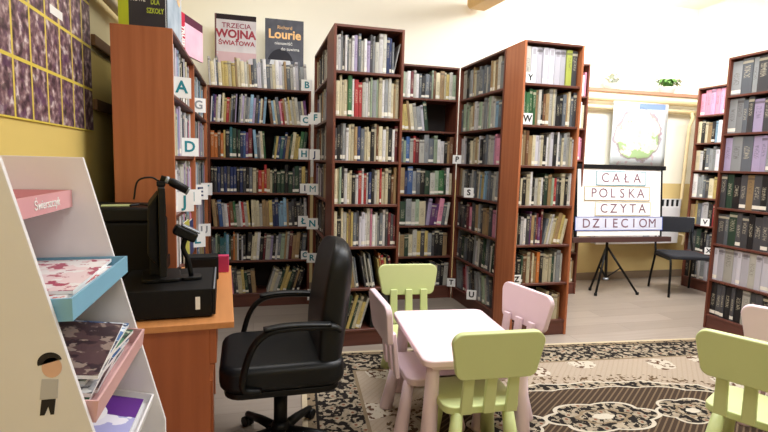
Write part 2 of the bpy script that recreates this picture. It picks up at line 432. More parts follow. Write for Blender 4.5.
def book_geo(t, h, d):
    """spine at y=0 facing -y, bottom-left-front at origin; returns verts, faces, (cover flag), uvs"""
    V, Fc, K, UV = [], [], [], []
    c = .0018; e = t*.5
    prof = [(0, d), (0, .004), (t*.18, .0008), (t*.5, 0), (t*.82, .0008), (t, .004), (t, d), (t-c, d), (t-c, .006), (c, .006), (c, d)]
    n = len(prof)
    for z in (0, h):
        for x_, y_ in prof: V.append((x_, y_, z))
    BID[0] += 1; bid = BID[0] % 997
    for i in range(n):
        j = (i+1) % n
        Fc.append((i, j, n+j, n+i)); K.append(0)
        if i in (1, 2, 3, 4):
            u0, u1 = max(.01, prof[i][0]/t), prof[j][0]/t
            UV += [(u0, bid+.001), (u1, bid+.001), (u1, bid+.999), (u0, bid+.999)]
        else: UV += [(0, bid+.5)]*4
    for zo, rev in ((0, True), (n, False)):
        for q in ((0, 1, 9, 10), (1, 2, 8, 9), (2, 3, 8), (3, 4, 8), (4, 5, 8), (5, 6, 7, 8)):
            f = [zo+a for a in q]; Fc.append(tuple(f if rev else f[::-1])); K.append(0); UV += [(0, bid+.5)]*len(q)
    b0 = len(V); g = .003
    for z in (g, h-g):
        for x_, y_ in ((c, .006), (t-c, .006), (t-c, d-g), (c, d-g)): V.append((x_, y_, z))
    for q in ((0, 3, 2, 1), (4, 5, 6, 7), (2, 3, 7, 6)):
        Fc.append(tuple(b0+a for a in q)); K.append(1); UV += [(0, 0)]*4
    return V, Fc, K, UV
STUFF = dict(V=[], F=[], M=[], UV=[])
ORD = ['', 'first', 'second', 'third', 'fourth', 'fifth', 'sixth', 'seventh', 'eighth', 'ninth', 'tenth', 'eleventh', 'twelfth', 'thirteenth', 'fourteenth', 'fifteenth',
       'sixteenth', 'seventeenth', 'eighteenth', 'nineteenth', 'twentieth']
def ordw(n):
    if n <= 20: return ORD[n]
    t = {2: 'twenty', 3: 'thirty'}[n//10]
    return {20: 'twentieth', 30: 'thirtieth'}[n] if n % 10 == 0 else t + '-' + ORD[n % 10]
def put_book(mtx, code, t, h, d, label=None, group=None):
    V, Fc, K, UV = book_geo(t, h, d)
    if label:
        me = bpy.data.meshes.new('book'); me.from_pydata(V, [], Fc)
        me.materials.append(BMAT[code]); me.materials.append(MPAGE)
        me.polygons.foreach_set('material_index', K)
        uv = me.uv_layers.new(name='UVMap'); uv.data.foreach_set('uv', [q for p in UV for q in p])
        o = mesh_obj('book', me); o.matrix_world = mtx
        props(o, label, 'book', group)
    else:
        n = len(STUFF['V']); ci = CODES.index(code)
        STUFF['V'] += [tuple(mtx @ Vector(p)) for p in V]
        STUFF['F'] += [tuple(n+i for i in f) for f in Fc]
        STUFF['M'] += [ci if k == 0 else len(CODES) for k in K]
        STUFF['UV'] += UV
def fill(W, zs, x0, x1, segs, hmax, rnd, single=None, d0=.02, group=None):
    """segs: list of (fraction, codes, lean degrees (+ right), mean height)"""
    tot = sum(s[0] for s in segs); x = x0; cnt = 0
    for s in segs:
        wseg = (x1-x0)*s[0]/tot
        if len(s) > 1 and s[1]:
            codes = s[1]; lean = s[2] if len(s) > 2 else 0; hm = (s[3] if len(s) > 3 else .21)*1.17
            uni = len(s) > 4
            a = R(abs(lean)); n = len(codes)
            hs = [min(hmax, hm*(rnd.uniform(.97, 1.0) if uni else rnd.uniform(.86, 1.12))) for _ in codes]
            avail = wseg - (max(hs)*math.sin(a) if lean else 0) - .002
            wt = [1 if uni else rnd.uniform(.6, 1.45) for _ in codes]; k = avail/sum(wt)
            xx = x if lean >= 0 else x + max(hs)*math.sin(a)
            for c, h, q in zip(codes, hs, wt):
                hw = q*k; t = hw*math.cos(a)*(.93 if uni else .985)
                cnt += 1
                if lean > 0: piv = xx + hw; L = Matrix.Translation((piv, 0, zs+.0005)) @ Matrix.Rotation(a, 4, 'Y') @ Matrix.Translation((-t, 0, 0))
                elif lean < 0: L = Matrix.Translation((xx, 0, zs+.0005)) @ Matrix.Rotation(-a, 4, 'Y')
                else: L = Matrix.Translation((xx, 0, zs+.0005))
                L = Matrix.Translation((0, d0 + rnd.uniform(0, .012), 0)) @ L
                lab = None
                if single:
                    st = ' leaning' if lean else ''
                    th = 'thick' if q > 1.2 else ('thin' if q < .85 else 'medium')
                    lab = f"{th} {CN[c]}{st} book, {ordw(cnt)} from left, {single}"
                put_book(W @ L, c, t, h, rnd.uniform(.13, .165), lab, group)
                xx += hw
        x += wseg

# ---------------------------------------------------------------- bookcases
KICK = .126; SP = (2.31-KICK)/7
def bookcase(label, loc, rz, w, H=2.31, n=7, depth=.28, sp=None, side=MW, group=None, mids=()):
    sp = sp or SP; T = .018
    t = thing('bookcase', label, 'bookcase', loc, rz, group)
    part_box('side_panel', side, t, (0, T, 0, depth, 0, H)); part_box('side_panel', side, t, (w-T, w, 0, depth, 0, H))
    part_box('top_panel', MWS, t, (T, w-T, 0, depth, H-T, H))
    part_box('back_panel', MBACK, t, (T, w-T, depth-.006, depth, .0, H-T))
    part_box('plinth', MWS, t, (T, w-T, .01, .028, 0, KICK-T))
    zs = []
    for i in range(n):
        z = KICK + sp*i; zs.append(z)
        part_box('shelf', MWS, t, (T, w-T, .004, depth-.006, z-T, z))
    for mx in mids: part_box('divider', side, t, (mx-T/2, mx+T/2, .002, depth-.006, KICK, H-T))
    W = Matrix.Translation(loc) @ Matrix.Rotation(rz, 4, 'Z')
    return t, W, zs[::-1]     # shelves listed from the top down
def card(label, W, x, z, letter, size=.1, col=None, y=.003, h=None, wd=None, turn=0):
    """white index card with a letter, standing on the shelf edge against the books"""
    h = h or size; wd = wd or size
    t = link(bpy.data.objects.new('letter_card', None)); t.matrix_world = W @ Matrix.Translation((x, y, z+.0005)) @ Matrix.Rotation(R(turn), 4, 'Z')
    props(t, label, 'sign')
    part_box('card', MPAP, t, (-wd/2, wd/2, 0, .002, 0, h), 0)
    text_mesh('letter', letter, size*.82, col or MTEAL, t, (0, -.0008, h*.5), bold=.002)
HM = SP-.018-.012
# D: tall middle bookcase, front faces the camera
rnd = random.Random(11)
xD0, xD1, yD = .541, 1.048, 3.50
tD, WD, zD = bookcase('tall reddish-brown bookcase in the middle, behind the office chair and pink chair', (xD0, yD, 0), 0, xD1-xD0, depth=.30)
D = [[(.9, 'iwgdwsiwvsiwvdgiwinns'), (.1, 'w', 12)],
     [(1, 'ccccGwrriwipgpcwgicac', 0, .235)],
     [(1, 'dkdgwccansccckcBcwckwm', 0, .205)],
     [(1, 'ccpkwcckwrwrwnkicrcckBa', 0, .21)],
     [(1, 'ckciyaysdWWwiPwigswdmdm', 0, .215)],
     [(.13, 'ei'), (.28, 'yeyais', -8, .2), (.26, 'dkikis', -10, .2), (.3, 'yorykm', -9, .2)],
     [(.62, 'acekyecyi', 16, .2), (.3, 'kkd', 0, .2), (.08,)]]
for i, segs in enumerate(D):
    fill(WD, zD[i], .02, xD1-xD0-.02, segs, HM, rnd, f"{ordw(i+1)} shelf of middle bookcase", group='books in the middle bookcase')
# G: tall right bookcase with its side in the lit orange veneer
xG0, xG1, yG = 1.972, 2.488, 3.44
tG, WG, zG = bookcase('tall bookcase right of centre with bright orange-brown left side panel', (xG0, yG, 0), 0, xG1-xG0, depth=.29, side=MWE)
G = [[(.92, 'iWWWWWWLd', 0, .235, 1), (.02,)],
     [(1, 'wGGGGaikBaicikksacsd', 0, .225)],
     [(1, 'caBacWwckwiWkwscgicw', 0, .21)],
     [(1, 'kckcwkicwkeaprdkckiw', 0, .205)],
     [(.2, 'ckww', 0, .2), (.3, 'duadmum', 0, .215), (.5, 'scwcyayc', 11, .2)],
     [(.93, 'kkeBcBcaokccceigi', 0, .2), (.08,)],
     [(.93, 'kdkadkiakkccdcca', 0, .18), (.07,)]]
for i, segs in enumerate(G):
    fill(WG, zG[i], .02, xG1-xG0-.02, segs, HM, rnd, f"{ordw(i+1)} shelf of orange-sided bookcase", group='books in the orange-sided bookcase')
# B: lower bookcase along the back wall, books stand on its top too
xB0, xB1, yB = -.385, .515, 4.65
HB = KICK+6*SP
tB, WB, zB = bookcase('wide open-topped bookcase against back wall, seen above the desk', (xB0, yB, 0), 0, xB1-xB0, H=HB, n=6, depth=.30)
B = [[(.27, 'wnucwkcyraskv', 3, .2), (.3, 'sivisglvdbcBl', 4, .2), (.43, 'BlcsPrawcyiciscu', -7, .205)],
     [(.15, 'ooBoy'), (.27, 'ktekenbum', 0, .21), (.14, 'lswcG', -4, .2), (.06,), (.38, 'eyntnaecyyGe', 7, .2)],
     [(.42, 'kdndndnnkndks', 0, .2, 1), (.25, 'cBroracek', 0, .2), (.33, 'eekededyd', 0, .2)],
     [(.4, 'aBbwwrBGiwriy', -5, .2), (.6, 'ccciaaynnllladdkdddw', -2, .205)],
     [(.35, 'sspetttleBoawkwk', 0, .2), (.65, 'kccwkmivkwspaimaaks', 4, .2)],
     [(.46, 'kukeePddcyeka', -5, .19), (.1,), (.44, 'icieyyekakk', 17, .19)]]
fill(WB, HB, .0, xB1-xB0-.03, [(1, 'wcwscyycyaccicadsWWgwsicwWiasiwWsgw', -3, .2)], .26, rnd, 'in row standing on top of back bookcase', d0=.03, group='books standing on top of the back bookcase')
for i, segs in enumerate(B): fill(WB, zB[i], .02, xB1-xB0-.02, segs, HM, rnd)
# A: row along the left wall, front faces right
yA = 2.72
WA = []
for k, (y0, w_, lab) in enumerate(((yA, .93, 'bookcase on left wall whose broad brown end panel faces the camera'), (yA+.931, .965, 'bookcase on left wall between end-panel case and the back corner'))):
    t, W_, zA = bookcase(lab, (-.385, y0, 0), PI/2, w_, H=HB, n=6, depth=.28, side=MWE)
    WA.append(W_)
    for i in range(6):
        cs = ''.join(rnd.choice('wwiigvWcwslPk') for _ in range(30))
        if i == 3: cs = 'yyanbwkwy' + cs[9:24]
        if i >= 4: cs = ''.join(rnd.choice('kynuwcLbr') for _ in range(26))
        fill(W_, zA[i], .02, w_-.02, [(1, cs, 0, .225)], HM, rnd)
# C: behind D, faces left
tC, WC, zC = bookcase('bookcase facing left, attached behind the tall middle bookcase', (xD0, 4.64, 0), -PI/2, .83)
for i in range(7):
    fill(WC, zC[i], .02, .81, [(1, ''.join(rnd.choice('gisdscwvaidkB' if i < 4 else 'dkBsaekBd') for _ in range(30)), 0, .215)], HM, rnd)
# E: at the back between C and F
xE0, xE1 = 1.02, 1.965
tE, WE, zE = bookcase('bookcase against back wall, recessed between the two tall bookcases', (xE0, yB, 0), 0, xE1-xE0, depth=.30)
Es = [[(.28,), (.72, 'psgpiwmiwsksdpBcacyip')], [(.2,), (.5, 'yntayyacigWe', -7, .22), (.3,)], [(.1,), (.9, 'gpepgpsspbirmigspwwkaB')], [(.1,), (.9, 'aiBcpecanbgskeipGewc')],
      [(.1,), (.6, 'yaBdkdegipc'), (.3, 'vuuPsi', 7)], [(.1,), (.87, 'Baiekdicaeciydygdkka'), (.03,)], [(.1,), (.9, 'deasdkedsdakkdedcdki', 3, .19)]]
for i, s_ in enumerate(Es): fill(WE, zE[i], .02, xE1-xE0-.02, s_, HM, rnd)
# F: faces left, attached behind G
tF, WF, zF = bookcase('bookcase facing left behind the orange side panel, with cards P S T U', (xG0, yB-.005, 0), -PI/2, .905)
Fs = ['iiksgacgsssisacaigi', 'spipccawwpigipiilss', 'wwWkkcccacWkdsiivPPv', 'aisdkgisdclyllssigi', 'dkdkmPddagsdaadPw', 'sdesdkdkgWideesdiek', 'ggsmrPWsdkgWgspisdk']
for i, s_ in enumerate(Fs):
    fill(WF, zF[i], .02, .885, [(1, s_, (4 if i in (3, 5) else (-9 if i == 6 else 0)), .215)], HM, rnd)
# H: behind G on the right
tH, WH, zH = bookcase('narrow strip of tallest bookcase behind the right tall bookcase', (2.80, 4.57, 0), 0, .59, H=2.44, sp=(2.44-KICK)/7, depth=.30)
for i, s_ in enumerate(['wiPwiqwPPwPvPPwP', 'dacigwwcwiccwwwc', 'eiPswcwdPvPwPwPP', 'aiswkwciwscgaswc', 'kdwiBcnwigswcacc', 'ddseikwavwcgbwnc', 'isdaewwcaaPwbnca']):
    fill(WH, zH[i], .02, .57, [(1, s_, 0, .21)], .28, rnd)
# I: right wall row, faces left
tI, WI, zI = bookcase('bookcase near right wall facing left, with pink books on top shelf', (4.95, 4.72, 0), -PI/2, .92)
tI2, WI2, zI2 = bookcase('bookcase near right wall, nearer the camera than the pink-book one', (4.95, 3.795, 0), -PI/2, .92)
Is = ['PPPqPqPPPqPPPPPqqPPq', 'ckcaklwmwcackwPwkcPw', 'cwksggWWWsgiiswugskP', 'wggsdcyaWwWikPggwwg', 'aysWwkrrrrmsWsgwikg', 'sdekksdaekgskwidkes', 'kakswgWgsgiwWwWwkci']
for i, s_ in enumerate(Is):
    fill(WI, zI[i], .02, .90, [(1, s_, 0, .235 if i == 0 else .21)], HM, rnd)
    fill(WI2, zI2[i], .02, .90, [(1, s_[::-1], 0, .22)], HM, rnd)
# J: nearer, freestanding on the right
tJ, WJ, zJ = bookcase('freestanding dark-filled bookcase at the right edge behind the green chair', (3.835, 3.385, 0), -PI/2, .92, side=MW)
tJ2, WJ2, zJ2 = bookcase('freestanding bookcase facing left, nearest on the right side', (3.835, 2.46, 0), -PI/2, .92, side=MW)
Js = ['gsgdsvgsggsdg', 'ggsdvdgsddgss', 'vgsvvgsdgsgvg', 'dekdadkdekdadkde', 'dseddkddsdeddkda', 'WWiWWWiWWWWiWWiW', 'kddkdkiddkdkdkdkd']
for i, s_ in enumerate(Js):
    fill(WJ, zJ[i], .02, .90, [(1, s_, 0, .25)], HM, rnd)
    fill(WJ2, zJ2[i], .02, .90, [(1, s_[::-1], 0, .23)], HM, rnd)
me = bpy.data.meshes.new('book_rows'); me.from_pydata(STUFF['V'], [], STUFF['F'])
for mm in ALLM: me.materials.append(mm)
me.polygons.foreach_set('material_index', STUFF['M'])
uvl = me.uv_layers.new(name='UVMap'); uvl.data.foreach_set('uv', [q for p in STUFF['UV'] for q in p])
props(mesh_obj('book_rows', me), 'many smaller rows of mixed books filling the other bookcases', 'books', kind='stuff')

# cards with letters
def acard(k, y, i, L, lab, size=.12, col=None, **kw):
    y0 = (yA, yA+.931)[k]
    card(lab, WA[k], y-y0, zA[i], L, size, col, y=-.012, turn=-68, **kw)
acard(0, 2.93, 0, 'A', 'large white card with teal letter A near the brown end panel', .11, MTEAL, wd=.10)
acard(1, 3.80, 0, 'G', 'white card with a small pale letter G in the corner row', .10, MSIL)
acard(0, 3.25, 1, 'D', 'large white card with teal letter D on left wall shelves', .11, MTEAL, wd=.105)
acard(0, 2.98, 2, 'J', 'white card with teal letter J beside the monitor', .11, MTEAL, wd=.10)
acard(0, 3.40, 2, 'I', 'white card with teal letter I right of the J card', .10, MTEAL)
acard(1, 3.83, 2, 'E', 'white card with dark blue letter E above the desk lamp', .11, MNAVY)
acard(1, 4.30, 2, 'T', 'white card with teal letter T in the back left corner', .10, MTEAL)
acard(0, 3.60, 3, 'L', 'white card with teal letter L low beside the monitor', .11, MTEAL)
acard(1, 4.10, 3, 'U', 'white card with grey letter U low in the left corner', .10, MSIL)
def ccard(x, i, L, lab, W_=WC, z_=None, **k): card(lab, W_, x, (z_ or zC)[i], L, y=-.025, turn=80, **k)
ccard(.32, 1, 'F', 'white card with teal letter F in the row behind middle bookcase', size=.09)
ccard(.16, 1, 'E', 'white card with teal letter E left of the F card', size=.09)
ccard(.30, 2, 'J', 'white card with dark letter J behind the middle bookcase', size=.09, col=MNAVY)
ccard(.18, 3, 'M', 'white card with teal letter M behind the middle bookcase', size=.1)
ccard(.18, 4, 'N', 'white card with teal letter N behind the middle bookcase', size=.1)
ccard(.16, 5, 'R', 'white card with teal letter R low in the row behind middle bookcase', size=.09)
ccard(.30, 6, 'S', 'white card with teal letter S on lowest shelf behind the middle bookcase', size=.1)
card('white card with teal swirl at right end of top book row', WB, .86, HB, 'B', .1, y=.005)
card('white card with teal letter C at right end of back bookcase', WB, .85, zB[0], 'C', .09)
card('white card with teal letter H at right end of back bookcase', WB, .84, zB[1], 'H', .1)
card('white card with dark letter I at right end of back bookcase', WB, .85, zB[2], 'I', .09, MNAVY)
card('white card with teal letter Ł at right end of back bookcase', WB, .84, zB[3], 'Ł', .1)
card('small teal card low at right end of back bookcase', WB, .86, zB[4], 'O', .08)
card('white card with black letter P in row behind orange panel', WF, .05, zF[2], 'P', .085, MINK, y=-.02, turn=65)
card('white card with black letter S in row behind orange panel', WF, .36, zF[3], 'S', .09, MINK, y=-.02, turn=65)
card('white card with black letter T low behind the green chair', WF, .03, zF[6], 'T', .085, MINK, y=-.02, turn=65)
card('white card with black letter U low behind the green chair', WF, .52, zF[6], 'U', .09, MINK, y=-.02, turn=65)
card('white card with black letter Y on top shelf of right bookcase', WG, .06, zG[0], 'Y', .075, MINK)
card('white card with black letter W on second shelf of right bookcase', WG, .055, zG[1], 'W', .085, MINK)
card('white card with black letter Z low on right tall bookcase', WG, .04, zG[5], 'Z', .075, MINK)
card('small white card with letter Q at left of right wall shelf', WI, .08, zI[4], 'Q', .08, MINK, y=-.02, turn=50)
card('white card with dark letter V on right wall shelf', WI, .27, zI[4], 'V', .085, MINK, y=-.02, turn=50)
card('white card with letter X on lower right wall shelf', WI, .35, zI[5], 'X', .08, MINK, y=-.02, turn=50)

def faced_book(label, W, x, z, w_, h, mat):
    t = link(bpy.data.objects.new('picture_book', None)); t.matrix_world = W @ Matrix.Translation((x, -.004, z+.0005)); props(t, label, 'book')
    part_box('cover', mat, t, (-w_/2, w_/2, 0, .002, 0, h), 0); part_box('pages', MPAGE, t, (-w_/2, w_/2, .0021, .012, 0, h-.003), 0)
faced_book('yellow-green picture book facing out on left shelves beside the monitor', WA[0], .42, zA[3], .19, .24, plain('yellow_green_cover', (196, 190, 84), .5, var=.25, scale=14))
faced_book('dark blue picture book facing out beside the yellow-green one', WA[0], .64, zA[3], .17, .22, plain('dark_blue_cover', (50, 60, 110), .5, var=.25, scale=14))
# ---------------------------------------------------------------- book covers on display
def board(name, label, W, w_, h, th, mat, edge=None, cat='book cover display'):
    t = link(bpy.data.objects.new(name, None)); t.matrix_world = W; props(t, label, cat)
    part_box('front_board', mat, t, (0, w_, 0, .004, 0, h), 0); part_box('box_body', edge or MPAP, t, (0, w_, .0042, th, 0, h), .001)
    return t
def cover(name, fn, rough=.7):
    m, x, b = new_mat(name, rough, spec=.2); tc = x.n('ShaderNodeTexCoord').outputs['Object']
    s = x.n('ShaderNodeSeparateXYZ'); x.nt.links.new(tc, s.inputs[0])
    x.nt.links.new(fn(x, tc, s.outputs[0], s.outputs[2], s.outputs[1]), b.inputs['Base Color']); return m
def wojna(x, tc, X, Z, Y):
    n = x.noise(tc, 8, 4)
    c = x.mix(n, lin((176, 170, 178)), lin((224, 220, 224)))
    low = x.m('MULTIPLY', x.m('LESS_THAN', Z, .34), x.step(n, .48))
    c = x.mix(x.m('MULTIPLY', low, .6), c, lin((200, 150, 158)))
    c = x.mix(x.m('GREATER_THAN', Z, .628), c, lin((40, 30, 34)))
    return x.mix(x.step(X, 0, .014), c, lin((110, 80, 80)))
def lourie(x, tc, X, Z, Y):
    n = x.noise(tc, 12, 4)
    c = x.mix(n, lin((66, 68, 78)), lin((104, 106, 116)))
    d = x.m('SQRT', x.m('ADD', x.m('POWER', x.m('DIVIDE', x.m('SUBTRACT', X, .14), .10), 2), x.m('POWER', x.m('DIVIDE', x.m('SUBTRACT', Z, .24), .13), 2)))
    face = x.m('MULTIPLY', x.m('LESS_THAN', d, 1), x.m('LESS_THAN', Z, .30))
    c = x.mix(face, c, lin((206, 208, 214)))
    eyes = x.m('MULTIPLY', face, x.step(x.m('ADD', Z, x.m('MULTIPLY', n, .04)), .255, .275))
    eyes = x.m('MAXIMUM', eyes, x.m('MULTIPLY', x.m('MULTIPLY', face, x.step(Z, .165, .178)), x.step(X, .1, .18)))
    c = x.mix(eyes, c, lin((50, 50, 58)))
    hat = x.m('MULTIPLY', x.m('LESS_THAN', d, 1.25), x.step(Z, .30, .41))
    return x.mix(hat, c, lin((48, 48, 56)))
tl = Matrix.Rotation(R(-2), 4, 'X')
t = board('book_poster', 'large grey cover poster with dark red words standing on back bookcase', Matrix.Translation((-.335, yB+.235, HB+.001)) @ tl, .365, .675, .012, cover('grey_war_cover', wojna))
MRED = plain('dark_red_ink', (150, 36, 56), .6); MWI = plain('white_ink', (244, 244, 240), .6); MTAN = plain('orange_cream_ink', (246, 196, 132), .6)
text_mesh('title_text', 'TRZECIA', .062, plain('plum_ink', (140, 60, 80), .6), t, (.19, -.001, .575), bold=.001, sx=1.05)
text_mesh('title_text', 'WOJNA', .100, MRED, t, (.185, -.001, .50), bold=.004, sx=.98)
text_mesh('title_text', 'ŚWIATOWA', .056, MRED, t, (.19, -.001, .42), bold=.0015, sx=1.0)
t = board('book_poster', 'large dark grey cover poster with a pale face standing on back bookcase', Matrix.Translation((.11, yB+.235, HB+.001)) @ tl, .355, .675, .012, cover('dark_face_cover', lourie))
text_mesh('author_text', 'Richard', .045, MTAN, t, (.18, -.001, .60))
text_mesh('author_text', 'Lourie', .115, MTAN, t, (.18, -.001, .535), bold=.003)
text_mesh('title_text', 'nienawiść', .04, MWI, t, (.17, -.001, .455))
text_mesh('title_text', 'do tuwima', .04, MWI, t, (.23, -.001, .405))
MLIME = plain('lime_spine', (196, 212, 40), .5)
def darkcov(x, tc, X, Z, Y): return x.mix(x.noise(tc, 3, 2), lin((38, 36, 42)), lin((84, 82, 90)))
t = board('book_poster', 'black cover box with lime spine and white words atop left bookcase', Matrix.Translation((-.63, 2.745, HB+.001)), .212, .42, .05, cover('black_cover', darkcov))
part_box('spine_strip', MLIME, t, (-.001, .045, -.002, 0, 0, .42), 0)
MLIM2 = plain('lime_ink', (186, 206, 70), .6)
for j, (wa, wb) in enumerate((('LEKTURY', 'NIE'), ('KSIĄŻKI', 'TYLKO'), ('NOWE', 'DLA'), ('DOBRE', 'SZKOŁY'))):
    z = .215-.042*j
    if j < 3: text_mesh('white_word', wa, .034, MWI, t, (.088, -.001, z), bold=.001, sx=.62)
    text_mesh('lime_word', wb, .034, MLIM2, t, (.165, -.001, z-.01), bold=.001, sx=.62)
def bluecov(x, tc, X, Z, Y):
    n = x.noise(tc, 7, 4); return x.mix(n, lin((84, 110, 136)), lin((214, 224, 230)))
t = board('book_poster', 'pale blue cover board facing right on top of left bookcase', Matrix.Translation((-.41, 2.76, HB+.001)) @ Matrix.Rotation(PI/2, 4, 'Z'), .50, .42, .03, cover('blue_cover', bluecov), MBLK2)
text_mesh('title_text', 'GRUND', .15, MTAN, t, (.24, -.001, .27), bold=.003, sx=.8)
def pinkcov(x, tc, X, Z, Y):
    n = x.noise(tc, 6, 3); c = x.mix(n, lin((226, 150, 176)), lin((246, 214, 224)))
    c = x.mix(x.step(Z, .19), c, lin((88, 40, 60)))
    return x.mix(x.step(X, 0, .06), c, lin((190, 40, 66)))
t = board('book_poster', 'pink and dark red cover board behind blue one atop left bookcase', Matrix.Translation((-.42, 3.30, HB+.001)) @ Matrix.Rotation(R(73), 4, 'Z'), .33, .24, .02, cover('pink_cover', pinkcov))
text_mesh('title_text', 'TRUSE', .055, MWI, t, (.03, -.001, .10), rot=(PI/2, PI/2, 0), bold=.002, sx=.8)

# ---------------------------------------------------------------- rug
def rug():
    W_, H_ = 3.28, 2.33
    m, x, b = new_mat('rug_pile', .95, spec=.1)
    tc = x.n('ShaderNodeTexCoord').outputs['Object']
    s = x.n('ShaderNodeSeparateXYZ'); x.nt.links.new(tc, s.inputs[0]); X, Y = s.outputs[0], s.outputs[1]
    nz = x.noise(tc, 9, 3); wob = x.m('MULTIPLY', x.m('SUBTRACT', nz, .5), .03)
    de = x.m('MINIMUM', x.m('SUBTRACT', W_/2, x.m('ABSOLUTE', X)), x.m('SUBTRACT', H_/2, x.m('ABSOLUTE', Y)))
    def vor(scale, feat='F1', loc=(0, 0, 0)):
        v = x.n('ShaderNodeTexVoronoi', feature=feat, voronoi_dimensions='2D'); v.inputs['Scale'].default_value = scale
        x.nt.links.new(x.mapping(tc, loc=loc), v.inputs['Vector']); return v.outputs['Distance']
    beige, dark, cream, brown, tan = lin((178, 162, 144)), lin((26, 24, 25)), lin((204, 194, 176)), lin((66, 52, 42)), lin((140, 122, 98))
    # florals: cream curls and blossoms on dark ground
    f1 = x.step(x.noise(tc, 30, 4), .52); f2 = x.m('LESS_THAN', vor(9), .20); f2b = x.m('LESS_THAN', vor(9), .08)
    dfl = x.mix(x.m('MAXIMUM', f1, x.m('MULTIPLY', f2, 1)), dark, x.mix(x.noise(tc, 22, 2), lin((96, 80, 62)), lin((206, 192, 168))))
    dfl = x.mix(f2b, dfl, lin((130, 80, 60)))
    stripes = x.step(x.m('FRACT', x.m('MULTIPLY', x.m('ADD', X, x.m('MULTIPLY', Y, -.8)), 26)), .72)
    flow = x.m('LESS_THAN', x.m('ADD', vor(2.6, loc=(.3, .2, 0)), x.m('MULTIPLY', nz, .25)), .36)
    flowk = x.m('MULTIPLY', flow, x.step(x.noise(tc, 30, 3), .55))
    bg = x.mix(x.m('MULTIPLY', stripes, .25), beige, lin((150, 132, 108)))
    bg = x.mix(flow, bg, cream); bg = x.mix(flowk, bg, lin((96, 66, 50)))
    spk = x.step(x.noise(tc, 34, 3), .56)
    c = lin((206, 190, 160))
    c = x.mix(x.m('GREATER_THAN', de, .03), c, x.mix(spk, tan, dark))
    c = x.mix(x.m('GREATER_THAN', de, .075), c, dark)
    c = x.mix(x.m('GREATER_THAN', de, .09), c, dfl)
    c = x.mix(x.m('GREATER_THAN', de, .33), c, tan)
    c = x.mix(x.m('GREATER_THAN', de, .35), c, bg)
    # rounded inner field: superellipse
    def se(a, bb, p=2.6):
        return x.m('ADD', x.m('POWER', x.m('DIVIDE', x.m('ABSOLUTE', X), a), p), x.m('POWER', x.m('DIVIDE', x.m('ABSOLUTE', Y), bb), p))
    e0 = x.m('ADD', se(1.18, .58), wob)
    ang = x.m('ARCTAN2', x.m('MULTIPLY', Y, 1.9), X)
    scal = x.m('MULTIPLY', x.m('ABSOLUTE', x.m('SINE', x.m('MULTIPLY', ang, 9))), .13)
    e1 = x.m('ADD', se(1.08, .50), scal); e2 = x.m('ADD', se(.96, .40), x.m('MULTIPLY', scal, -1))
    c = x.mix(x.m('MULTIPLY', x.m('LESS_THAN', e0, 1.08), spk), c, lin((96, 76, 54)))
    c = x.mix(x.m('LESS_THAN', e1, 1.06), c, cream)
    c = x.mix(x.m('LESS_THAN', e1, 1.0), c, dfl)
    c = x.mix(x.m('LESS_THAN', e2, 1.06), c, cream)
    st2 = x.step(x.m('FRACT', x.m('MULTIPLY', x.m('ADD', X, x.m('MULTIPLY', Y, -1.1)), 24)), .70)
    fld = x.mix(st2, brown, lin((116, 98, 78)))
    c = x.mix(x.m('LESS_THAN', e2, .99), c, fld)
    # star medallions
    for cx, cy, rx, ry in ((0, .08, .28, .13), (-.56, .08, .18, .12), (.56, .08, .18, .12)):
        dx = x.m('DIVIDE', x.m('SUBTRACT', X, cx), rx); dy = x.m('DIVIDE', x.m('SUBTRACT', Y, cy), ry)
        rr = x.m('SQRT', x.m('ADD', x.m('MULTIPLY', dx, dx), x.m('MULTIPLY', dy, dy)))
        aa = x.m('ARCTAN2', dy, dx)
        k = x.m('ADD', 1.0, x.m('MULTIPLY', x.m('ABSOLUTE', x.m('COSINE', x.m('MULTIPLY', aa, 3))), .22))
        q = x.m('DIVIDE', rr, k)
        c = x.mix(x.m('LESS_THAN', q, 1.05), c, cream); c = x.mix(x.m('LESS_THAN', q, .96), c, dfl)
        c = x.mix(x.step(q, .42, .50), c, tan); c = x.mix(x.m('LESS_THAN', q, .2), c, cream)
    c = x.mix(x.m('MULTIPLY', x.noise(tc, 160, 1), .3), c, lin((70, 60, 50)))
    x.nt.links.new(c, b.inputs['Base Color'])
    bp = x.n('ShaderNodeBump'); bp.inputs['Strength'].default_value = .5; bp.inputs['Distance'].default_value = .003
    x.nt.links.new(x.noise(tc, 220, 2), bp.inputs['Height']); x.nt.links.new(bp.outputs[0], b.inputs['Normal'])
    bm = bmesh.new(); box(bm, -W_/2, W_/2, -H_/2, H_/2, 0, .008)
    o = from_bm('patterned_rug', bm, m, loc=(1.86, 2.12, 0), rot=(0, 0, R(-5)), bevel=.002)
    props(o, 'large black and beige floral rug under the children\'s table', 'rug')
rug()
RZ = .0082

